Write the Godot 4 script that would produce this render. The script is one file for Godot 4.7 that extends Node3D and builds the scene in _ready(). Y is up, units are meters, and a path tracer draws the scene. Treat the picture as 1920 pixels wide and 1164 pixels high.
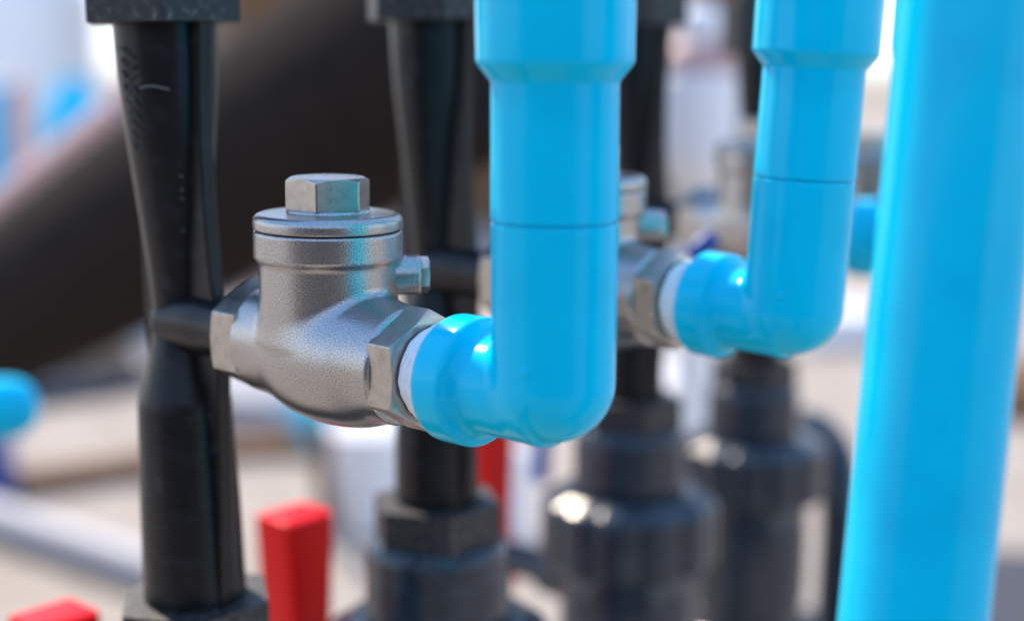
extends Node3D
# Fertigation manifold: a row of black venturi injectors, steel swing check valves and blue PVC risers in low backlight sun.

const AXIS_ANGLE := 42.0          # the suction lines run 42 degrees towards the camera
var A := Vector3(cos(deg_to_rad(AXIS_ANGLE)), 0, sin(deg_to_rad(AXIS_ANGLE)))
var M := {}
var taken := {}


class Field:
	func at(_p: Vector3) -> float:
		return 0.0

	func smin(a: float, b: float, k: float) -> float:
		var h := maxf(k - absf(a - b), 0.0) / k
		return minf(a, b) - h * h * k * 0.25

	func smax(a: float, b: float, k: float) -> float:
		return -smin(-a, -b, k)


class Lumps:
	func radius(r: float, _y: float, _f: float) -> float:
		return r


class TapeLumps extends Lumps:
	func radius(r: float, y: float, f: float) -> float:
		return r + (0.00022 * sin(f * 3.0 + y * 900.0) + 0.00014 * sin(f * 7.0 - y * 2100.0) + 0.0001 * sin(f * 17.0 + y * 5200.0) if r > 0.005 else 0.0)


class NutLumps extends Lumps:
	func radius(r: float, _y: float, f: float) -> float:
		return r + (0.0026 * pow(absf(cos(f * 6.0)), 0.5) if r > 0.0365 else 0.0)


class Geo:
	var v := PackedVector3Array()
	var t := PackedInt32Array()
	var n := PackedVector3Array()      # optional normals, one per vertex

	func rings(rows: Array, closed_ring := true) -> void:
		var seg: int = rows[0].size()
		var base := v.size()
		for r in rows:
			v.append_array(r)
		var last := seg if closed_ring else seg - 1
		for i in rows.size() - 1:
			for j in last:
				var a := base + i * seg + j
				var b := base + i * seg + (j + 1) % seg
				var c := a + seg
				var d := b + seg
				t.append_array(PackedInt32Array([a, b, c, b, d, c]))

	func lathe(profile: Array, xf := Transform3D.IDENTITY, seg := 64, lumps: Lumps = Lumps.new()) -> void:
		var rows := []
		for p in profile:
			var row := PackedVector3Array()
			for j in seg:
				var f := TAU * j / seg
				var r := lumps.radius(p.x, p.y, f)
				row.append(xf * Vector3(sin(f) * r, p.y, cos(f) * r))
			rows.append(row)
		rings(rows)

	func tube(path: Array, radius: float, seg := 16, caps := true) -> void:
		var rows := []
		var up := Vector3.UP
		for i in path.size():
			var d: Vector3 = (path[mini(i + 1, path.size() - 1)] - path[maxi(i - 1, 0)]).normalized()
			if absf(d.dot(up)) > 0.95:
				up = Vector3.RIGHT
			var s := d.cross(up).normalized()
			var u := s.cross(d).normalized()
			up = u
			var row := PackedVector3Array()
			for j in seg:
				var f := TAU * j / seg
				row.append(path[i] + (s * cos(f) + u * sin(f)) * radius)
			rows.append(row)
		if caps:
			var first := PackedVector3Array()
			var last := PackedVector3Array()
			for j in seg:
				first.append(path[0])
				last.append(path[-1])
			rows.push_front(first)
			rows.append(last)
		rings(rows)

	# a nut: rounded hexagon across flats, with the corners turned down by a cone at each end
	func hexagon(flats: float, y0: float, y1: float, xf := Transform3D.IDENTITY, chamfer0 := true, chamfer1 := true, corner := 0.0006, bore := 0.0) -> void:
		var outline := []
		for k in 6:
			var mid := TAU * (k + 0.5) / 6.0
			for s in 7:
				var f := mid + (s - 3) / 3.0 * (TAU / 12.0)
				var ap := flats / 2.0 - corner
				var cpos := Vector2(sin(mid), cos(mid)) * ap / cos(TAU / 12.0)
				outline.append(cpos + Vector2(sin(f), cos(f)) * corner)
			var m2 := TAU * (k + 1.0) / 6.0
			for s in 9:
				var w := (s - 4) / 5.0
				var along := Vector2(cos(m2), -sin(m2)) * (flats / 2.0 * tan(TAU / 12.0) - corner) * w
				outline.append(Vector2(sin(m2), cos(m2)) * flats / 2.0 + along)
		var rc := flats / 2.0 * 1.0
		var bevel := 0.0004
		var rows := []
		var ends := [[y0, 1.0, chamfer0], [y1, -1.0, chamfer1]]
		for e in ends:
			var part := [PackedVector3Array(), PackedVector3Array(), PackedVector3Array(), PackedVector3Array()]
			for p in outline:
				var r: float = p.length()
				var inner: Vector2 = p * minf(1.0, (rc - bevel) / r)
				var drop: float = maxf(0.0, r - rc) * (0.55 if e[2] else 0.0)
				if not e[2]:
					inner = p * (1.0 - bevel / r)
				var hole: Vector2 = p.normalized() * bore
				part[0].append(xf * Vector3(hole.x, e[0], hole.y))
				part[1].append(xf * Vector3(inner.x, e[0], inner.y))
				var q: Vector2 = p * (1.0 - 0.15 * bevel / r)
				part[2].append(xf * Vector3(q.x, e[0] + e[1] * (drop + bevel * 0.35), q.y))
				part[3].append(xf * Vector3(p.x, e[0] + e[1] * (drop + bevel * 1.2), p.y))
			if e[1] < 0:
				part.reverse()
			rows.append_array(part)
		rings(rows)

	# a plate: an outline in x and y, thick along z, its edges bevelled
	func plate(outline: PackedVector2Array, thick: float, bevel: float, xf := Transform3D.IDENTITY) -> void:
		var inner: Array = Geometry2D.offset_polygon(outline, -bevel, Geometry2D.JOIN_MITER)
		var small: PackedVector2Array = inner[0] if inner.size() == 1 and inner[0].size() == outline.size() else PackedVector2Array()
		if small.is_empty():
			for i in outline.size():
				var p := outline[i]
				var d := ((outline[(i + 1) % outline.size()] - p).normalized() + (outline[i - 1] - p).normalized())
				small.append(p + d.normalized() * bevel * 0.5 if Geometry2D.is_point_in_polygon(p + d.normalized() * bevel * 0.5, outline) else p - d.normalized() * bevel * 0.5)
		else:
			# line the two outlines up on the same first corner
			var best := 0
			for i in small.size():
				if small[i].distance_to(outline[0]) < small[best].distance_to(outline[0]):
					best = i
			small = small.slice(best) + small.slice(0, best)
			if small[1].distance_to(outline[1]) > small[-1].distance_to(outline[1]):
				small.reverse()
				small = small.slice(small.size() - 1) + small.slice(0, small.size() - 1)
		var rows := []
		for e in [[small, thick / 2], [outline, thick / 2 - bevel], [outline, bevel - thick / 2], [small, -thick / 2]]:
			var row := PackedVector3Array()
			for p in e[0]:
				row.append(xf * Vector3(p.x, p.y, e[1]))
			rows.append(row)
		rings(rows)
		var cap := Geometry2D.triangulate_polygon(small)
		for s in [1.0, -1.0]:
			var b := v.size()
			for p in small:
				v.append(xf * Vector3(p.x, p.y, s * thick / 2))
			for i in range(0, cap.size(), 3):
				if s > 0:
					t.append_array(PackedInt32Array([b + cap[i], b + cap[i + 1], b + cap[i + 2]]))
				else:
					t.append_array(PackedInt32Array([b + cap[i], b + cap[i + 2], b + cap[i + 1]]))

	func box(size: Vector3, bevel: float, xf := Transform3D.IDENTITY) -> void:
		var h := size / 2
		plate(PackedVector2Array([Vector2(-h.x, -h.y), Vector2(h.x, -h.y), Vector2(h.x, h.y), Vector2(-h.x, h.y)]), size.z, bevel, xf)

	# surface nets of a distance field
	func nets(field: Field, lo: Vector3, hi: Vector3, cell: float) -> void:
		var nx := int(ceil((hi.x - lo.x) / cell)) + 1
		var ny := int(ceil((hi.y - lo.y) / cell)) + 1
		var nz := int(ceil((hi.z - lo.z) / cell)) + 1
		var val := PackedFloat32Array()
		val.resize(nx * ny * nz)
		var at := 0
		for z in nz:
			for y in ny:
				for x in nx:
					val[at] = field.at(lo + Vector3(x, y, z) * cell)
					at += 1
		var which := PackedInt32Array()
		which.resize(nx * ny * nz)
		which.fill(-1)
		var corner := []
		for c in 8:
			corner.append(Vector3(c & 1, (c >> 1) & 1, (c >> 2) & 1))
		var step := [0, 1, nx, nx + 1, nx * ny, nx * ny + 1, nx * ny + nx, nx * ny + nx + 1]
		var edges := [[0, 1], [2, 3], [4, 5], [6, 7], [0, 2], [1, 3], [4, 6], [5, 7], [0, 4], [1, 5], [2, 6], [3, 7]]
		for z in nz - 1:
			for y in ny - 1:
				for x in nx - 1:
					var i := x + nx * (y + ny * z)
					var inside := 0
					for s in step:
						if val[i + s] < 0:
							inside += 1
					if inside == 0 or inside == 8:
						continue
					var sum := Vector3.ZERO
					var count := 0
					for e in edges:
						var f0: float = val[i + step[e[0]]]
						var f1: float = val[i + step[e[1]]]
						if (f0 < 0) != (f1 < 0):
							sum += corner[e[0]].lerp(corner[e[1]], f0 / (f0 - f1))
							count += 1
					which[i] = v.size()
					v.append(lo + (Vector3(x, y, z) + sum / count) * cell)
		for z in range(1, nz - 1):
			for y in range(1, ny - 1):
				for x in range(1, nx - 1):
					var i := x + nx * (y + ny * z)
					var here := val[i] < 0
					for axis in 3:
						var d: int = [1, nx, nx * ny][axis]
						if here == (val[i + d] < 0):
							continue
						var p: int = [nx, nx * ny, 1][axis]
						var q: int = [nx * ny, 1, nx][axis]
						var a := which[i]
						var b := which[i - p]
						var c := which[i - p - q]
						var e := which[i - q]
						if a < 0 or b < 0 or c < 0 or e < 0:
							continue
						if here:
							t.append_array(PackedInt32Array([a, b, c, a, c, e]))
						else:
							t.append_array(PackedInt32Array([a, c, b, a, e, c]))
		# settle the vertices on the surface and take the field's own normals
		n.resize(v.size())
		var h := cell * 0.5
		for i in v.size():
			var p := v[i]
			for k in 2:
				var g := Vector3(field.at(p + Vector3(h, 0, 0)) - field.at(p - Vector3(h, 0, 0)), field.at(p + Vector3(0, h, 0)) - field.at(p - Vector3(0, h, 0)), field.at(p + Vector3(0, 0, h)) - field.at(p - Vector3(0, 0, h)))
				g = g.normalized()
				n[i] = g
				p -= g * clampf(field.at(p), -cell * 0.4, cell * 0.4)
			v[i] = p

	func mesh(crease := 38.0) -> ArrayMesh:
		var normals := PackedVector3Array()
		var volume := 0.0
		for i in range(0, t.size(), 3):
			var a := v[t[i]]
			var b := v[t[i + 1]]
			var c := v[t[i + 2]]
			normals.append((c - a).cross(b - a))
			volume += (a - v[0]).dot((c - v[0]).cross(b - v[0]))
		var flip := volume < 0.0
		var out_v := PackedVector3Array()
		var out_n := PackedVector3Array()
		var by_vertex := []
		var limit := cos(deg_to_rad(crease))
		if n.is_empty():
			by_vertex.resize(v.size())
			for i in t.size():
				if by_vertex[t[i]] == null:
					by_vertex[t[i]] = []
				by_vertex[t[i]].append(i / 3)
		for i in range(0, t.size(), 3):
			var fn := normals[i / 3]
			if fn.length_squared() < 1e-26:
				continue
			var fu := fn.normalized()
			for k in ([0, 2, 1] if flip else [0, 1, 2]):
				var id := t[i + k]
				out_v.append(v[id])
				if not n.is_empty():
					out_n.append(n[id])
					continue
				var sum := Vector3.ZERO
				for other in by_vertex[id]:
					var on: Vector3 = normals[other]
					if on.length_squared() > 1e-26 and on.normalized().dot(fu) > limit:
						sum += on
				sum = sum.normalized()
				out_n.append(-sum if flip else sum)
		var arrays := []
		arrays.resize(Mesh.ARRAY_MAX)
		arrays[Mesh.ARRAY_VERTEX] = out_v
		arrays[Mesh.ARRAY_NORMAL] = out_n
		var m := ArrayMesh.new()
		m.add_surface_from_arrays(Mesh.PRIMITIVE_TRIANGLES, arrays)
		return m


# ---------------------------------------------------------------- helpers

func numbered(called: String) -> String:
	taken[called] = taken.get(called, -1) + 1
	return called if taken[called] == 0 else "%s_%03d" % [called, taken[called]]


func tag(o: Node, label: String, category: String, group := "") -> void:
	o.set_meta("label", label)
	o.set_meta("category", category)
	if group:
		o.set_meta("group", group)


func thing(called: String, label: String, category: String, at := Transform3D.IDENTITY, group := "") -> Node3D:
	var o := Node3D.new()
	o.name = numbered(called)
	add_child(o)
	o.transform = at
	tag(o, label, category, group)
	return o


func part(parent: Node, called: String, g, material: Material, crease := 38.0) -> MeshInstance3D:
	var o := MeshInstance3D.new()
	o.name = called
	o.mesh = g.mesh(crease) if g is Geo else g
	o.material_override = material
	parent.add_child(o, true)
	return o


func solo(called: String, g, material: Material, label: String, category: String, at := Transform3D.IDENTITY, group := "") -> MeshInstance3D:
	var o := part(self, numbered(called), g, material)
	o.transform = at
	tag(o, label, category, group)
	return o


func copy(o: Node3D, at: Transform3D, label: String) -> Node3D:
	var c: Node3D = o.duplicate()
	c.name = numbered(String(o.name).rstrip("0123456789").trim_suffix("_"))
	add_child(c)
	c.transform = at
	c.set_meta("label", label)
	return c


func structure(called: String, g, material: Material) -> MeshInstance3D:
	var o := part(self, called, g, material)
	o.set_meta("kind", "structure")
	return o


func turned(at: Vector3, yaw: float, lean := 0.0) -> Transform3D:
	return Transform3D(Basis(Vector3.UP, deg_to_rad(yaw)) * Basis(Vector3.BACK, deg_to_rad(lean)), at)


# a frame whose y axis runs from a to b
func along(a: Vector3, b: Vector3) -> Transform3D:
	var y := (b - a).normalized()
	var x := y.cross(Vector3.BACK if absf(y.z) < 0.9 else Vector3.RIGHT).normalized()
	return Transform3D(Basis(x, y, x.cross(y)), a)


# rounds the corners of a profile or outline
func rounded(points: Array, radii: Array, closed := false, steps := 4) -> Array:
	var out := []
	for i in points.size():
		var r: float = radii[i]
		if r <= 0.0 or (not closed and (i == 0 or i == points.size() - 1)):
			out.append(points[i])
			continue
		var p: Vector2 = points[i]
		var a: Vector2 = points[(i - 1 + points.size()) % points.size()]
		var b: Vector2 = points[(i + 1) % points.size()]
		var da := minf(r, a.distance_to(p) * 0.49)
		var db := minf(r, b.distance_to(p) * 0.49)
		var s := p + (a - p).normalized() * da
		var e := p + (b - p).normalized() * db
		for k in steps + 1:
			var w := float(k) / steps
			out.append(s.lerp(p, w).lerp(p.lerp(e, w), w))
	return out


func profile(list: Array, radius := 0.0006) -> Array:
	var points := []
	var radii := []
	for p in list:
		points.append(Vector2(p[0], p[1]) * 0.001)
		radii.append(p[2] * 0.001 if p.size() > 2 else radius)
	return rounded(points, radii)


# ---------------------------------------------------------------- materials

func noise_image(size: int, freq: float, octaves: int, number: int, low := 0.0, high := 1.0, kind := FastNoiseLite.TYPE_SIMPLEX_SMOOTH) -> Image:
	var f := FastNoiseLite.new()
	f.seed = number
	f.noise_type = kind
	f.frequency = freq
	f.fractal_octaves = octaves
	f.fractal_type = FastNoiseLite.FRACTAL_FBM if octaves > 1 else FastNoiseLite.FRACTAL_NONE
	var im := f.get_seamless_image(size, size)
	im.convert(Image.FORMAT_RGBA8)
	if low != 0.0 or high != 1.0:
		for y in size:
			for x in size:
				var c := lerpf(low, high, im.get_pixel(x, y).r)
				im.set_pixel(x, y, Color(c, c, c))
	return im


func ramp(im: Image, stops: Array) -> ImageTexture:
	var g := Gradient.new()
	g.offsets = PackedFloat32Array(stops.map(func(s): return s[0]))
	g.colors = PackedColorArray(stops.map(func(s): return s[1]))
	var out := Image.create(im.get_width(), im.get_height(), false, Image.FORMAT_RGBA8)
	for y in im.get_height():
		for x in im.get_width():
			out.set_pixel(x, y, g.sample(im.get_pixel(x, y).r))
	return ImageTexture.create_from_image(out)


func bumps(im: Image, strength: float) -> ImageTexture:
	var c: Image = im.duplicate()
	c.bump_map_to_normal_map(strength)
	return ImageTexture.create_from_image(c)


func mat(color: Color, rough: float, metal := 0.0) -> StandardMaterial3D:
	var m := StandardMaterial3D.new()
	m.albedo_color = color
	m.roughness = rough
	m.metallic = metal
	return m


func dress(m: StandardMaterial3D, span: float, color: Texture2D = null, normal: Texture2D = null, normal_scale := 1.0, rough: Texture2D = null, world := false) -> StandardMaterial3D:
	m.uv1_triplanar = true
	m.uv1_world_triplanar = world
	m.uv1_scale = Vector3.ONE / span
	m.uv1_triplanar_sharpness = 4.0
	m.albedo_texture = color
	if normal:
		m.normal_enabled = true
		m.normal_texture = normal
		m.normal_scale = normal_scale
	m.roughness_texture = rough
	return m


func grey(x: float) -> Color:
	return Color(x, x, x)


func make_materials() -> void:
	var fine := noise_image(512, 0.06, 2, 11)
	var grain := noise_image(512, 0.11, 2, 12)
	var cloud := noise_image(512, 0.012, 5, 13)
	var wide := noise_image(512, 0.006, 3, 14)
	var rough_map := ramp(cloud, [[0.0, grey(0.75)], [0.5, grey(0.9)], [1.0, grey(1.0)]])
	# sand-blasted cast steel, machined steel
	var cast_color := ramp(grain, [[0.0, Color(0.50, 0.50, 0.50)], [0.38, Color(0.80, 0.80, 0.80)], [0.62, Color(0.86, 0.86, 0.86)], [1.0, Color(1.0, 1.0, 1.0)]])
	M.cast = dress(mat(Color(0.815, 0.81, 0.805), 0.28, 1.0), 0.030, cast_color, bumps(grain, 5.0), 0.17)
	M.machined = dress(mat(Color(0.76, 0.75, 0.74), 0.34, 1.0), 0.030, ramp(cloud, [[0.0, Color(0.80, 0.785, 0.76)], [0.45, Color(0.9, 0.885, 0.86)], [1.0, Color(0.95, 0.94, 0.925)]]), bumps(grain, 2.0), 0.35, rough_map)
	# blue PVC
	var blue_color := ramp(wide, [[0.0, Color(0.93, 0.95, 0.97)], [0.5, Color(1, 1, 1)], [1.0, Color(0.97, 0.99, 1.0)]])
	M.blue = dress(mat(Color(0.0, 0.772, 0.91), 0.20), 0.09, blue_color, bumps(wide, 2.0), 0.10, rough_map)
	M.blue.metallic_specular = 0.28
	M.deep_blue = mat(Color(0.02, 0.27, 0.58), 0.45)
	# black moulded plastic with dust in its grain
	var dusty := ramp(cloud, [[0.0, Color(0.06, 0.065, 0.075)], [0.55, Color(0.075, 0.08, 0.09)], [0.72, Color(0.10, 0.105, 0.115)], [1.0, Color(0.25, 0.245, 0.24)]])
	M.black = dress(mat(Color(0.95, 0.97, 1.0), 0.36), 0.06, dusty, bumps(fine, 1.2), 0.15, ramp(cloud, [[0.0, grey(0.8)], [0.55, grey(0.9)], [1.0, grey(1.0)]]))
	M.black.metallic_specular = 0.4
	M.worn = dress(mat(Color(1, 1, 1), 0.55), 0.03, ramp(cloud, [[0.0, Color(0.09, 0.095, 0.10)], [0.45, Color(0.125, 0.13, 0.135)], [0.66, Color(0.20, 0.20, 0.20)], [1.0, Color(0.50, 0.48, 0.45)]]), bumps(fine, 4.0), 0.6)
	M.slate = dress(mat(Color(1, 1, 1), 0.20), 0.07, ramp(cloud, [[0.0, Color(0.12, 0.155, 0.19)], [0.6, Color(0.165, 0.205, 0.245)], [1.0, Color(0.27, 0.30, 0.32)]]), bumps(fine, 2.0), 0.2)
	M.red = mat(Color(0.95, 0.02, 0.03), 0.24)
	M.red.metallic_specular = 0.3
	M.tape = dress(mat(Color(0.90, 0.91, 0.92), 0.6), 0.01, null, bumps(fine, 3.0), 0.4)
	M.white = mat(Color(0.92, 0.92, 0.92), 0.4)
	M.brass = mat(Color(0.72, 0.62, 0.52), 0.45)
	M.scratch = mat(Color(0.55, 0.55, 0.55), 0.6)
	M.timber = dress(mat(Color(0.52, 0.38, 0.25), 0.8), 0.2, ramp(cloud, [[0.0, Color(0.7, 0.65, 0.6)], [1.0, Color(1, 1, 1)]]))
	M.big_pipe = dress(mat(Color(0.165, 0.148, 0.142), 0.9), 0.3, ramp(cloud, [[0.0, Color(0.8, 0.8, 0.82)], [0.6, Color(1, 1, 1)], [1.0, Color(1, 0.96, 0.9)]]))
	M.big_pipe.metallic_specular = 0.15
	M.ground = dress(mat(Color(0.66, 0.625, 0.585), 0.9), 1.2, ramp(cloud, [[0.0, Color(0.72, 0.70, 0.68)], [0.4, Color(0.94, 0.92, 0.90)], [1.0, Color(1, 1, 1)]]), bumps(cloud, 3.0), 0.5, null, true)
	M.mat_dark = mat(Color(0.24, 0.25, 0.28), 0.85)
	M.pale = mat(Color(0.62, 0.62, 0.64), 0.5)
	M.sand = dress(mat(Color(0.62, 0.54, 0.46), 0.9), 0.8, ramp(cloud, [[0.0, Color(0.7, 0.68, 0.66)], [1.0, Color(1, 1, 1)]]))
	M.pink_hose = mat(Color(0.76, 0.62, 0.60), 0.5)


# ---------------------------------------------------------------- the things of one suction line

func make_injector() -> Node3D:
	# origin on the axis at the height of the suction port; +x is the way the port points
	var o := thing("venturi_injector", "", "injector", Transform3D.IDENTITY, "black venturi injectors in a row")
	var g := Geo.new()
	g.lathe(profile([[0, -90], [15.8, -90, 0], [15.4, -60, 5], [14.3, -24.5, 2.5], [9.8, -10, 6], [8.0, 0, 8], [8.5, 12, 8], [14.6, 70, 14], [15.2, 90, 0], [0, 90]]), Transform3D.IDENTITY, 72)
	part(o, "body", g, M.black)
	# the webs that stiffen the throat
	var web := PackedVector2Array()
	for p in rounded([Vector2(2, 89), Vector2(19.6, 89), Vector2(17.6, 64), Vector2(17.4, 36), Vector2(18.6, 17), Vector2(20.6, 4), Vector2(20.6, -16), Vector2(19.6, -30), Vector2(18.6, -60), Vector2(16.6, -89), Vector2(2, -89)], [0, 0, 10, 14, 10, 4, 6, 10, 10, 0, 0]):
		web.append(p * 0.001)
	g = Geo.new()
	g.plate(web, 0.0050, 0.0005)
	part(o, "web", g, M.black)
	web = PackedVector2Array()
	for p in rounded([Vector2(-2, 80), Vector2(-13.5, 66), Vector2(-15.6, 30), Vector2(-15.9, -6), Vector2(-14.0, -22), Vector2(-2, -30)], [0, 8, 12, 8, 6, 0]):
		web.append(p * 0.001)
	web.reverse()
	g = Geo.new()
	g.plate(web, 0.0050, 0.0005)
	part(o, "web", g, M.black)
	# suction port: a knuckle on the throat and a spigot into the check valve
	g = Geo.new()
	var side := Transform3D(Basis(Vector3.BACK, -PI / 2), Vector3.ZERO)
	g.lathe(profile([[0, -6.5], [6.4, -6.5, 1.5], [9.3, -2.5, 1.5], [9.2, 14, 3], [8.7, 20, 3], [8.6, 36], [0, 36]]), side, 40)
	part(o, "suction_port", g, M.black)
	g = Geo.new()
	g.hexagon(0.0440, -0.1065, -0.0872, Transform3D(Basis(Vector3.UP, deg_to_rad(AXIS_ANGLE - 17.0)), Vector3.ZERO), true, false, 0.0010)
	part(o, "bottom_nut", g, M.worn)
	g = Geo.new()
	g.hexagon(0.0430, 0.0885, 0.1200, Transform3D(Basis(Vector3.UP, deg_to_rad(AXIS_ANGLE - 18.0)), Vector3.ZERO), false, false, 0.0014)
	part(o, "top_nut", g, M.worn)
	# inlet tail above the nut
	g = Geo.new()
	g.lathe(profile([[0, 119], [15.5, 119], [15.5, 190], [0, 190]]))
	part(o, "inlet_tail", g, M.black)
	# raised moulded lettering, worn past reading, down the flank
	g = Geo.new()
	var rng := RandomNumberGenerator.new()
	rng.seed = 5
	for k in 9:
		var y := 0.080 - k * 0.0034
		var r := lerpf(0.0085, 0.0147, (y - 0.012) / 0.058) + 0.0001
		var loop := []
		for s in 9:
			var w := s / 8.0
			var f := deg_to_rad(7.0 + 22.0 * (w - 0.5)) + rng.randf_range(-0.02, 0.02)
			loop.append(Vector3(sin(f) * r, y + sin(w * TAU + k) * 0.0009 + (w - 0.5) * -0.0022, cos(f) * r))
		g.tube(loop, 0.00034, 6)
	part(o, "moulded_mark", g, M.worn)
	return o


class ValveField extends Field:
	func at(p: Vector3) -> float:
		var q := p * 1000.0
		# barrel along x, fullest under the neck
		var x := q.x - 3.0
		var fat := 15.0 + 3.9 * exp(-pow((x - 2.0) / (16.5 if x < 2.0 else 16.5), 2.0))
		var low := Vector2(q.y * (1.0 if q.y > 0 else 0.985), q.z).length()
		var barrel := (low - fat) * 0.96
		barrel = smax(barrel, absf(x) - 28.5, 1.5)
		# neck up to the bonnet
		var neck := (Vector2(q.x, q.z).length() - 18.6 + maxf(0.0, 3.0 - q.y) * 0.7)
		neck = maxf(neck, maxf(-q.y - 12.0, q.y - 24.8))
		var d := smin(barrel, neck, 2.2)
		d = smin(d, Vector3(q.x - clampf(q.x, -2.0, 13.0), q.y + 2.6, q.z).length() - 15.4, 4.0)
		# ring that carries the bonnet
		var ring := Vector2(q.x, q.z).length() - (20.0 - maxf(0.0, 25.6 - q.y) * 1.2)
		ring = smax(ring, absf(q.y - 28.4) - 4.6, 0.9)
		d = smin(d, ring, 0.8)
		return d * 0.001


func make_check_valve() -> Node3D:
	# origin under the bonnet on the flow axis; +x is the way to the elbow
	var o := thing("check_valve", "", "valve", Transform3D.IDENTITY, "steel swing check valves in a row")
	var g := Geo.new()
	g.nets(ValveField.new(), Vector3(-0.030, -0.022, -0.0225), Vector3(0.0345, 0.0350, 0.0225), 0.0008)
	part(o, "body", g, M.cast)
	var side := Transform3D(Basis(Vector3.BACK, -PI / 2) * Basis(Vector3.UP, 0.0), Vector3.ZERO)
	# end hexagons with a flat facing forwards
	for e in [[-35.0, -22.8], [29.4, 39.6]]:
		g = Geo.new()
		g.hexagon(0.0280, e[0] * 0.001, e[1] * 0.001, side, true, true, 0.0007, 0.0098)
		part(o, "end_hexagon", g, M.machined)
	g = Geo.new()
	g.lathe(profile([[0, 33.15], [19.3, 33.15, 0.2], [19.3, 33.5, 0.2], [20.1, 33.5, 0.3], [20.1, 36.2, 1.2], [18.6, 37.4, 0.8], [13.0, 37.8], [0, 37.8]]), Transform3D.IDENTITY, 96)
	var bonnet := part(o, "bonnet", g, M.cast)
	g = Geo.new()
	var twist := Transform3D(Basis(Vector3.UP, deg_to_rad(AXIS_ANGLE + 22.0)), Vector3.ZERO)
	g.hexagon(0.0202, 0.0384, 0.0470, twist, false, true, 0.0009)
	part(bonnet, "cap_hexagon", g, M.machined)
	g = Geo.new()
	g.lathe(profile([[0, 37.6], [11.6, 37.6, 0.1], [11.0, 38.6, 0.3], [0, 38.6]]), Transform3D.IDENTITY, 48)
	part(bonnet, "cap_foot", g, M.cast)
	# boss of the hinge pin and its plug
	var boss := Transform3D(Basis(Vector3.UP, deg_to_rad(AXIS_ANGLE + 6.0)) * Basis(Vector3.BACK, -PI / 2), Vector3(0, 0.0205, 0))
	g = Geo.new()
	g.lathe(profile([[0, 10], [5.6, 10], [5.4, 24.8, 0.8], [0, 24.8]]), boss, 40)
	part(o, "hinge_boss", g, M.cast)
	g = Geo.new()
	g.hexagon(0.0088, 0.0245, 0.0272, boss, false, true, 0.0004)
	part(o, "hinge_plug", g, M.machined)
	return o


class ElbowField extends Field:
	func at(p: Vector3) -> float:
		var q := p * 1000.0
		var up := Vector3(q.x, q.y - maxf(q.y, 3.8), q.z).length() - 14.6 - clampf(q.y, 0, 42) * 0.004
		up = maxf(up, q.y - 41.4)
		var r := Vector2(q.y, q.z).length()
		var arm := smax(r - 12.3, maxf(q.x - 30.0, -q.x), 1.0)
		var collar := smax(r - 16.2, absf(q.x - 27.4) - 5.0, 1.6)
		return smin(smin(arm, collar, 4.2), up, 2.4) * 0.001


func make_elbow() -> Node3D:
	# origin where the two arms cross; +x is the way to the check valve
	var o := thing("pipe_elbow", "", "pipe elbow", Transform3D.IDENTITY, "blue elbows in a row")
	var g := Geo.new()
	g.nets(ElbowField.new(), Vector3(-0.0170, -0.0185, -0.0185), Vector3(0.0345, 0.0435, 0.0185), 0.0008)
	part(o, "body", g, M.blue)
	var side := Transform3D(Basis(Vector3.BACK, -PI / 2), Vector3.ZERO)
	g = Geo.new()
	g.lathe(profile([[0, 30], [10.6, 30], [10.4, 52], [0, 52]]), side, 48)
	part(o, "thread", g, M.blue)
	# wraps of sealing tape, each a little uneven
	g = Geo.new()
	var tape := [[0, 32.0, 0], [13.2, 32.0, 0.2]]
	var rng := RandomNumberGenerator.new()
	rng.seed = 8
	for k in 7:
		tape.append([13.3 - 0.12 * k + rng.randf_range(-0.1, 0.1), 32.6 + k * 1.1, 0.3])
		tape.append([12.9 - 0.12 * k, 33.2 + k * 1.1, 0.3])
	tape.append([0, 41, 0])
	g.lathe(profile(tape), side, 96, TapeLumps.new())
	part(o, "thread_tape", g, M.tape)
	# gate mark of the mould
	g = Geo.new()
	g.lathe(profile([[0, -0.6], [1.5, -0.6], [1.3, 0.35, 0.4], [0.4, 0.6, 0.3], [0, 0.45]]), Transform3D(Basis(Vector3.UP, deg_to_rad(-166.0)) * Basis(Vector3.RIGHT, PI / 2), Basis(Vector3.UP, deg_to_rad(-166.0)) * Vector3(0, 0.0085, 0.0146)), 24)
	part(o, "gate_mark", g, M.blue)
	return o


func make_riser() -> Node3D:
	# origin as the elbow's; a socket pipe with a wider coupling above
	var o := thing("riser_pipe", "", "pipe", Transform3D.IDENTITY, "blue riser pipes in a row")
	var g := Geo.new()
	g.lathe(profile([[0, 41.0], [14.0, 41.0, 0], [14.0, 41.95, 0.1], [14.85, 41.95, 0.2], [14.75, 58, 5], [14.7, 75], [0, 75]]), Transform3D.IDENTITY, 96)
	part(o, "pipe", g, M.blue)
	g = Geo.new()
	g.lathe(profile([[0, 73.0], [14.9, 73.0, 0.3], [14.9, 73.4, 0.3], [18.1, 77.4, 0.8], [18.4, 112, 0], [18.6, 260], [0, 260]]), Transform3D.IDENTITY, 96)
	part(o, "coupling", g, M.blue)
	return o


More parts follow.
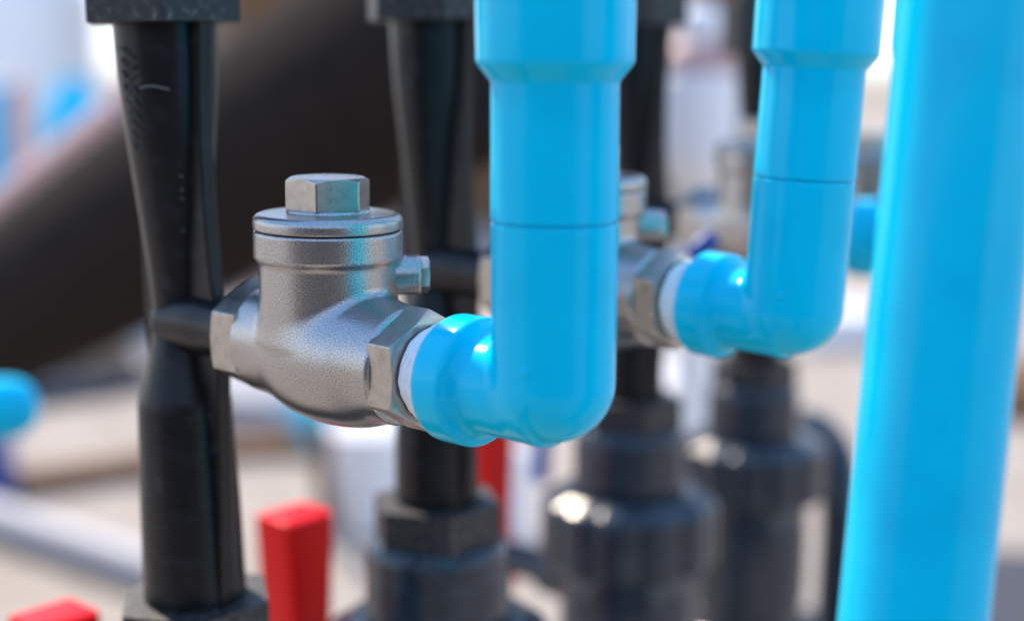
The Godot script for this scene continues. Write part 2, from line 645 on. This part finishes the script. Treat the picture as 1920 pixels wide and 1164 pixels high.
func make_union_valve() -> Node3D:
	# origin at the foot of the injector's nut; +x is the way the suction port points
	var o := thing("union_ball_valve", "", "ball valve", Transform3D.IDENTITY, "dark union ball valves under the injectors")
	var g := Geo.new()
	g.lathe(profile([[0, 0.4], [17, 0.4], [24.5, -0.6, 1], [27.2, -4.5, 1.5], [27.5, -29, 0.8], [25, -30, 0.5], [25, -36], [0, -36]]), Transform3D.IDENTITY, 72)
	part(o, "end_connector", g, M.slate)
	for y in [-32.0, -148.0]:
		g = Geo.new()
		g.lathe(profile([[24, y], [33, y, 1.0], [41.0, y - 6, 2.5], [41.4, y - 34, 1.5], [38, y - 37, 1.0], [24, y - 37]]), Transform3D.IDENTITY, 144, NutLumps.new())
		part(o, "union_nut", g, M.slate)
	g = Geo.new()
	g.lathe(profile([[0, -60], [31, -60], [31, -72, 2], [33.5, -80, 8], [34.5, -105, 14], [33.5, -132, 8], [31, -140, 2], [31, -150], [0, -150]]), Transform3D.IDENTITY, 72)
	part(o, "body", g, M.slate)
	g = Geo.new()
	g.lathe(profile([[0, -180], [25, -180], [25, -216], [0, -216]]), Transform3D.IDENTITY, 48)
	part(o, "tail_pipe", g, M.slate)
	g = Geo.new()
	var back := Transform3D(Basis(Vector3.BACK, PI / 2), Vector3(0, -0.086, 0))
	g.lathe(profile([[0, 30], [14, 30], [13, 52, 1.5], [9, 54, 1], [9, 78], [0, 78]]), back, 40)
	part(o, "stem", g, M.slate)
	# bar handle turned upright
	g = Geo.new()
	var bar := PackedVector2Array()
	for p in rounded([Vector2(-8, -22), Vector2(8, -22), Vector2(14, -14), Vector2(14, 2), Vector2(9.5, 16), Vector2(13, 77), Vector2(-13, 77), Vector2(-9.5, 16), Vector2(-14, 2), Vector2(-14, -14)], [5, 5, 6, 8, 10, 2.5, 2.5, 10, 8, 6], true, 3):
		bar.append(p * 0.001)
	g.plate(bar, 0.021, 0.0018, Transform3D(Basis(Vector3.UP, PI / 2), Vector3(-0.084, -0.086, 0)))
	part(o, "handle", g, M.red)
	return o


func _ready() -> void:
	# ---- camera
	var camera := Camera3D.new()
	camera.name = "camera"
	add_child(camera)
	camera.position = Vector3(0, 1.15, 0)
	camera.rotation_degrees = Vector3(-9.5, 0, 0)
	var lens := CameraAttributesPhysical.new()
	lens.frustum_focal_length = 55.67
	lens.frustum_focus_distance = 0.368
	lens.exposure_aperture = 4.9
	lens.frustum_near = 0.02
	lens.frustum_far = 200.0
	camera.attributes = lens
	camera.keep_aspect = Camera3D.KEEP_HEIGHT
	camera.fov = 24.33
	camera.near = 0.02
	camera.far = 200.0
	camera.current = true
	# ---- sky, sun, exposure
	var around := WorldEnvironment.new()
	around.name = "daylight"
	var e := Environment.new()
	e.background_mode = Environment.BG_SKY
	var sky := Sky.new()
	var air := ProceduralSkyMaterial.new()
	air.sky_top_color = Color(0.46, 0.60, 0.80)
	air.sky_horizon_color = Color(0.90, 0.92, 0.94)
	air.sky_curve = 0.20
	air.ground_horizon_color = Color(0.62, 0.60, 0.57)
	air.ground_bottom_color = Color(0.45, 0.42, 0.39)
	air.sky_energy_multiplier = 1.0
	sky.sky_material = air
	e.sky = sky
	e.tonemap_mode = Environment.TONE_MAPPER_LINEAR
	e.tonemap_exposure = 2.35
	e.sdfgi_enabled = true
	e.ssao_enabled = true
	e.ssil_enabled = true
	around.environment = e
	add_child(around)
	var sun := DirectionalLight3D.new()
	sun.name = "sun"
	add_child(sun)
	sun.look_at_from_position(Vector3.ZERO, Vector3(0.42, -0.73, 0.54), Vector3.UP)
	sun.light_color = Color(1.0, 0.93, 0.84)
	sun.light_energy = 0.9
	sun.light_angular_distance = 0.5
	sun.shadow_enabled = true

	make_materials()

	# ---- ground
	var g := Geo.new()
	g.box(Vector3(60, 0.2, 60), 0.01, Transform3D(Basis.IDENTITY, Vector3(0, -0.1, -20)))
	structure("ground", g, M.ground)

	# ---- the four suction lines
	var yaw := -AXIS_ANGLE
	var lines := [Vector3(-0.1006, 1.0748, -0.4307), Vector3(-0.0282, 1.0785, -0.5211), Vector3(0.0575, 1.0815, -0.6809), Vector3(0.1432, 1.0690, -0.8326)]
	var injector := make_injector()
	var valve := make_check_valve()
	var elbow := make_elbow()
	var riser := make_riser()
	var union := make_union_valve()
	var injector_labels := ["black plastic venturi injector with worn grey top nut and moulded lettering", "black venturi injector standing between the open steel check valve and the nearer blue riser", "black venturi injector mostly hidden behind the blue riser beside the white filter", "farthest black venturi injector, between the white filter and the second blue riser"]
	var valve_labels := ["stainless steel swing check valve in full view with hexagon cap and round bonnet", "steel check valve half hidden behind the blue riser, screwed to the second elbow", "steel check valve hidden behind the second blue riser beside the beige fitting", "steel check valve at the far end of the row behind the leaning blue pipe"]
	var elbow_labels := ["glossy blue elbow with white sealing tape screwed into the fully visible check valve", "blue elbow with sun glints, screwed into the half hidden check valve", "blue elbow glimpsed between the second riser and the leaning blue pipe", "blue elbow at the far end of the row behind the leaning blue pipe"]
	var riser_labels := ["blue riser pipe with wider coupling above the elbow of the fully visible check valve", "blue riser pipe with wider coupling beside the leaning blue pipe", "blue riser pipe hidden behind the leaning blue pipe", "farthest blue riser pipe at the end of the row"]
	var union_labels := ["dark union ball valve with red handle under the injector with the worn grey nut", "dark grey union ball valve with upright red handle under the check valve in full view", "dark union ball valve with red handle under the blue elbow in full view", "dark union ball valve with round shoulders under the second blue elbow"]
	for i in 4:
		var here: Vector3 = lines[i]
		var at := turned(here, yaw)
		var drop := Vector3(0, -0.1010, 0)
		if i == 0:
			injector.transform = at
			injector.basis = Basis(Vector3.BACK, deg_to_rad(0.8)) * injector.basis
			valve.transform = turned(here + A * 0.0685, yaw, -0.8)
			elbow.transform = turned(here + A * 0.1485 + Vector3(0, -0.0008, 0), yaw + 180, 0.0)
			riser.transform = turned(here + A * 0.1485 + Vector3(0, -0.0008, 0), yaw)
			union.transform = turned(here + drop + Vector3(0, -0.005, 0), yaw)
			for p in [[injector, injector_labels], [valve, valve_labels], [elbow, elbow_labels], [riser, riser_labels], [union, union_labels]]:
				p[0].set_meta("label", p[1][0])
		else:
			copy(injector, at, injector_labels[i])
			copy(valve, turned(here + A * 0.0700, yaw, -0.8), valve_labels[i])
			var lean := turned(here + A * 0.1500 + Vector3(0, -0.0012, 0), yaw + 180, 0.0)
			lean.basis = Basis(Vector3.BACK, deg_to_rad([0, -3.0, -1.0, 0][i])) * lean.basis
			copy(elbow, lean, elbow_labels[i])
			copy(riser, lean, riser_labels[i])
			var lower := copy(union, turned(here + drop, yaw), union_labels[i])
			if i == 2:
				lower.get_node("handle").position = Vector3(-0.013, -0.005, 0)

	# scratch and specks on the first injector
	var marks := Geo.new()
	var line := []
	for s in 9:
		var f := deg_to_rad(-20 + 34 * s / 8.0)
		line.append(Vector3(sin(f) * 0.01465, 0.0700 + 0.0006 * sin(s * 0.5), cos(f) * 0.01465))
	marks.tube(line, 0.00016, 5)
	for y in [0.0445, 0.0405, 0.0380, 0.0285]:
		var r: float = lerpf(0.0085, 0.0146, (y - 0.012) / 0.058)
		var f := deg_to_rad(24.0)
		marks.lathe(profile([[0, 0.15], [0.28, 0.1, 0.1], [0.3, -0.2], [0, -0.2]]), along(Vector3(sin(f) * r, y, cos(f) * r), Vector3(sin(f), y, cos(f))), 10)
	var flaw := part(injector, "scratch", marks, M.scratch)
	flaw.rotation.y = deg_to_rad(AXIS_ANGLE)

	# ---- header pipe that the ball valves stand on
	g = Geo.new()
	var d0 := Vector3(-0.40, 0.735, -0.06)
	var d1 := Vector3(0.22, 0.735, -0.965)
	g.tube([d0, d1], 0.040, 40)
	solo("header_pipe", g, M.slate, "thick dark header pipe running under the row of ball valves", "pipe")

	# ---- leaning blue pipe in front, right
	var foot := Vector3(0.0845, 1.0271, -0.2897)
	var head := Vector3(0.0978, 1.1805, -0.3072)
	g = Geo.new()
	g.lathe([Vector2(0, -0.1), Vector2(0.0156, -0.1), Vector2(0.0156, head.distance_to(foot) + 0.05), Vector2(0, head.distance_to(foot) + 0.05)], along(foot, head), 96)
	solo("leaning_pipe", g, M.blue, "broad plain blue pipe leaning in front of the second riser", "pipe")

	background()


func upright(called: String, at: Vector3, list: Array, material: Material, label: String, category: String, seg := 40) -> MeshInstance3D:
	var g := Geo.new()
	var points := []
	var radii := []
	for p in list:
		points.append(Vector2(p[0], p[1]))
		radii.append(p[2] if p.size() > 2 else 0.0)
	g.lathe(rounded(points, radii), Transform3D.IDENTITY, seg)
	return solo(called, g, material, label, category, Transform3D(Basis.IDENTITY, at))


func rod(called: String, a: Vector3, b: Vector3, radius: float, material: Material, label: String, category: String) -> MeshInstance3D:
	var g := Geo.new()
	g.tube([a, b], radius, 32)
	return solo(called, g, material, label, category)


func background() -> void:
	# large dark pipe rising to the right
	var a := Vector3(-0.7822, 0.7805, -2.1688)
	var b := Vector3(-0.2000, 1.0980, -1.5122)
	var way := (b - a).normalized()
	rod("large_pipe", a - way * 1.2, b + way * 0.30, 0.120, M.big_pipe, "thick dark grey pipe slanting up behind the first injector", "pipe")
	var over := Vector3(-0.03, 0.138, -0.03)
	rod("pinkish_conduit", a - way * 1.2 + over, a + way * 0.55 + over, 0.030, M.pink_hose, "pinkish conduit strapped along the top of the large dark pipe", "conduit")
	# far left: barrels and post beyond the pipe
	var drum := [[0, 0], [0.27, 0, 0.03], [0.28, 0.35, 0.01], [0.29, 0.37, 0.01], [0.28, 0.39, 0.01], [0.28, 0.72, 0.01], [0.29, 0.74, 0.01], [0.28, 0.76, 0.01], [0.27, 1.08, 0.04], [0, 1.10]]
	upright("blue_drum", Vector3(-2.5612, 0.0000, -6.6015), drum, M.blue, "blue drum cut off by the picture edge behind the large dark pipe", "drum")
	upright("water_canister", Vector3(-1.9904, 0.0000, -6.6015), [[0, 0], [0.15, 0, 0.03], [0.15, 0.95, 0.06], [0.06, 1.08, 0.03], [0.05, 1.12], [0, 1.12]], M.blue, "narrow blue canister behind the large dark pipe", "canister")
	upright("pale_post", Vector3(-2.0698, 0.0000, -6.0684), [[0, 0], [0.05, 0], [0.05, 1.10, 0.02], [0, 1.12]], M.pink_hose, "pale pinkish post between the blue drum and the blue canister", "post")
	upright("white_tank", Vector3(-3.7012, 0.0000, -10.8209), [[0, 0], [0.62, 0, 0.05], [0.62, 1.75, 0.15], [0.2, 2.0, 0.1], [0, 2.05]], M.white, "white tank rising behind the blue drum", "tank")
	# near left: blue pipe end and crate
	var stub := thing("capped_pipe", "blue capped pipe end at the edge left of the first injector", "pipe", Transform3D(Basis(Vector3.UP, 0.5) * Basis(Vector3.BACK, PI / 2), Vector3(-0.2803, 0.9645, -0.7801)))
	var g := Geo.new()
	g.lathe(profile([[0, -17], [9, -15.5, 6], [15.5, -9, 8], [17.5, 2, 3], [17.5, 14, 2], [14, 17, 2], [0, 17]]), Transform3D.IDENTITY, 40)
	part(stub, "cap", g, M.blue)
	g = Geo.new()
	g.lathe(profile([[0, 15], [13, 15], [13, 160], [0, 160]]), Transform3D.IDENTITY, 40)
	part(stub, "pipe", g, M.blue)
	g = Geo.new()
	g.box(Vector3(0.24, 0.20, 0.30), 0.01, Transform3D(Basis(Vector3.UP, 0.5), Vector3(-1.5088, 0.0000, -3.7984) + Vector3(0, 0.10, 0)))
	solo("blue_crate", g, M.deep_blue, "blue crate on the ground at the picture edge below the capped blue pipe", "crate")
	# on the ground
	rod("white_pipe", Vector3(-1.4372, 0.0500, -3.5629), Vector3(-0.7242, 0.0500, -3.0135), 0.05, M.pale, "white pipe lying on the ground left of the first injector", "pipe")
	rod("grey_pipe", Vector3(-1.8226, 0.0400, -4.7060), Vector3(-1.2443, 0.0400, -5.2210), 0.04, M.mat_dark, "thin grey pipe lying on the ground below the large dark pipe", "pipe")
	g = Geo.new()
	g.box(Vector3(0.55, 0.06, 0.10), 0.005, Transform3D(Basis(Vector3.UP, 0.55), Vector3(-1.1284, 0.0000, -3.9539) + Vector3(0, 0.03, 0)))
	solo("timber_block", g, M.timber, "brown timber offcut on the ground beside the white pipe", "timber")
	g = Geo.new()
	g.box(Vector3(0.62, 0.05, 0.16), 0.005, Transform3D(Basis(Vector3.UP, 0.18), Vector3(-0.7127, 0.0000, -4.2419) + Vector3(0, 0.025, 0)))
	solo("tan_board", g, M.timber, "tan board lying on the ground below the check valve in full view", "board")
	rod("brown_stake", Vector3(-0.4719, 0.0000, -3.5199), Vector3(-0.4400, 0.3426, -3.2108), 0.022, M.timber, "brown wooden stake standing behind the red handle", "stake")
	upright("blue_bucket", Vector3(-0.5426, 0.0000, -4.2419), [[0, 0], [0.09, 0, 0.01], [0.12, 0.17, 0.005], [0.11, 0.175], [0, 0.16]], M.blue, "small blue bucket on the ground under the check valve in full view", "bucket")
	upright("white_bucket", Vector3(-0.3546, 0.0000, -3.5416), [[0, 0], [0.10, 0, 0.01], [0.125, 0.26, 0.01], [0.13, 0.27, 0.01], [0, 0.275]], M.white, "white bucket with lid on the ground behind the second injector", "bucket")
	rod("pink_pipe", Vector3(-1.5975, 0.0500, -6.7577), Vector3(-1.1159, 0.0500, -8.8005), 0.05, M.pink_hose, "pinkish pipe on the ground glimpsed below the large dark pipe", "pipe")
	upright("white_post", Vector3(0.0027, 0.0000, -3.4355), [[0, 0], [0.045, 0], [0.045, 0.24, 0.01], [0, 0.25]], M.white, "short white post beside the red handle under the blue elbow", "post")
	rod("blue_tube", Vector3(0.0213, 0.9627, -0.8812), Vector3(0.0177, 0.8953, -0.8699), 0.0055, M.deep_blue, "thin blue tube hanging below the elbow in full view", "tube")
	g = Geo.new()
	g.box(Vector3(0.9, 0.012, 0.55), 0.003, Transform3D(Basis(Vector3.UP, -0.1), Vector3(1.2604, 0.0000, -3.0323) + Vector3(0, 0.006, 0)))
	solo("rubber_mat", g, M.mat_dark, "dark rubber mat on the ground beyond the leaning blue pipe", "mat")
	# unseen dark wall added behind the camera to darken reflections in plastic and steel
	var added_wall := thing("added_dark_wall", "unseen dark panelled wall added to darken reflections on the row of valves", "added wall", Transform3D(Basis.IDENTITY, Vector3(-1.9, 0, 2.4)))
	for k in 6:
		g = Geo.new()
		g.box(Vector3(0.994, 1.75, 0.06), 0.004, Transform3D(Basis.IDENTITY, Vector3(-1.5 + k, 0.875, 0)))
		part(added_wall, "panel", g, M.mat_dark)
	g = Geo.new()
	g.box(Vector3(6.2, 0.08, 1.2), 0.01, Transform3D(Basis.IDENTITY, Vector3(1.0, 1.79, 0.5)))
	part(added_wall, "roof", g, M.mat_dark)
	# filter stand between the two risers
	var filter := thing("water_filter", "white water filter topped by a white disc shaped as a blurred glint, between the two blue risers", "filter", Transform3D(Basis.IDENTITY, Vector3(0.2070, 1.0170, -1.6203)))
	g = Geo.new()
	g.lathe(profile([[0, 0], [26, 0, 4], [38, 18, 8], [46, 40, 10], [47, 120, 3], [44, 128, 3], [0, 128]]), Transform3D.IDENTITY, 48)
	part(filter, "bowl", g, M.white)
	g = Geo.new()
	g.lathe(profile([[0, 126], [43, 126, 2], [43, 150, 5], [30, 165, 5], [0, 166]]), Transform3D.IDENTITY, 48)
	part(filter, "head", g, M.pink_hose)
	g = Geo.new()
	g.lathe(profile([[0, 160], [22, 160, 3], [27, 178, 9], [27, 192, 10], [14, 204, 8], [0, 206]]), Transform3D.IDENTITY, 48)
	part(filter, "glint_knob", g, M.white)  # white disc stands in for a blurred glint above the filter head
	var stand := Geo.new()
	stand.tube([Vector3(0.2070, 1.0128, -1.6196) + Vector3(0, 0.004, 0), Vector3(0.2070, 1.0128, -1.6196) * Vector3(1, 0, 1)], 0.022, 24)
	solo("filter_stand", stand, M.white, "white upright pipe carrying the water filter", "stand pipe")
	g = Geo.new()
	g.lathe(profile([[0, -7], [3.4, -7, 0.6], [4.4, -3, 1], [4.4, 6, 1.5], [0, 7]]), along(Vector3(0.0776, 1.0791, -0.5813), Vector3(0.0834, 1.0838, -0.5821)), 24)
	solo("blue_tag", g, M.deep_blue, "small blue plastic tag stuck on the check valve hidden behind the second riser", "tag")
	# black hose bend beyond the last ball valve
	g = Geo.new()
	var bend := []
	var keys := [Vector3(0.1724, 0.9073, -0.9429), Vector3(0.1970, 0.9158, -0.9240), Vector3(0.2087, 0.9021, -0.9014), Vector3(0.2106, 0.8711, -0.8861), Vector3(0.2079, 0.8174, -0.8771), Vector3(0.2044, 0.7233, -0.8614)]
	var curve := Curve3D.new()
	for k in keys.size():
		var lead: Vector3 = (keys[mini(k + 1, keys.size() - 1)] - keys[maxi(k - 1, 0)]) / 6.0
		curve.add_point(keys[k], -lead, lead)
	curve.bake_interval = 0.006
	bend.assign(Array(curve.get_baked_points()))
	g.tube(bend, 0.0135, 24)
	solo("black_hose", g, M.slate, "black hose bending down beside the farthest ball valve", "hose")
	# far store shed and clutter on the ground
	var shed := thing("sand_shed", "sand coloured shed wall far behind the large dark pipe", "shed", Transform3D(Basis.IDENTITY, Vector3(-0.2, 0, -11.0)))
	g = Geo.new()
	g.box(Vector3(4.6, 2.4, 0.3), 0.01, Transform3D(Basis.IDENTITY, Vector3(0, 1.2, 0)))
	part(shed, "wall", g, M.sand)
	g = Geo.new()
	g.box(Vector3(5.0, 0.12, 1.2), 0.01, Transform3D(Basis.IDENTITY, Vector3(0, 2.46, -0.1)))
	part(shed, "roof", g, M.mat_dark)
	for k in 3:
		g = Geo.new()
		g.box(Vector3(0.7, 1.9, 0.04), 0.01, Transform3D(Basis.IDENTITY, Vector3(-1.5 + k * 1.5, 0.95, 0.18)))
		part(shed, "door", g, M.timber)
	var sacks := [[Vector3(-1.7495, 0.0000, -5.5092), 0.3, M.sand, "sand coloured sack on the ground below the large dark pipe"], [Vector3(-0.8530, 0.0000, -4.5729), -0.4, M.pale, "pale sack on the ground below the check valve in full view"], [Vector3(0.5461, 0.0000, -4.8756), 0.8, M.white, "white sack on the ground between the two farther ball valves"], [Vector3(1.4180, 0.0000, -6.0684), 0.2, M.white, "white sack on the ground below the second riser"], [Vector3(1.7495, 0.0000, -4.8756), 1.1, M.timber, "brown sack on the ground beyond the leaning pipe"]]
	for k in sacks:
		g = Geo.new()
		var plan := PackedVector2Array()
		for q in rounded([Vector2(-0.26, 0), Vector2(0.26, 0), Vector2(0.27, 0.09), Vector2(0.18, 0.15), Vector2(-0.15, 0.16), Vector2(-0.27, 0.08)], [0.03, 0.03, 0.05, 0.08, 0.08, 0.05], true, 4):
			plan.append(q)
		g.plate(plan, 0.34, 0.03, Transform3D(Basis(Vector3.UP, k[1]), Vector3.ZERO))
		solo("sack", g, k[2], k[3], "sack", Transform3D(Basis.IDENTITY, k[0]), "sacks lying on the ground")
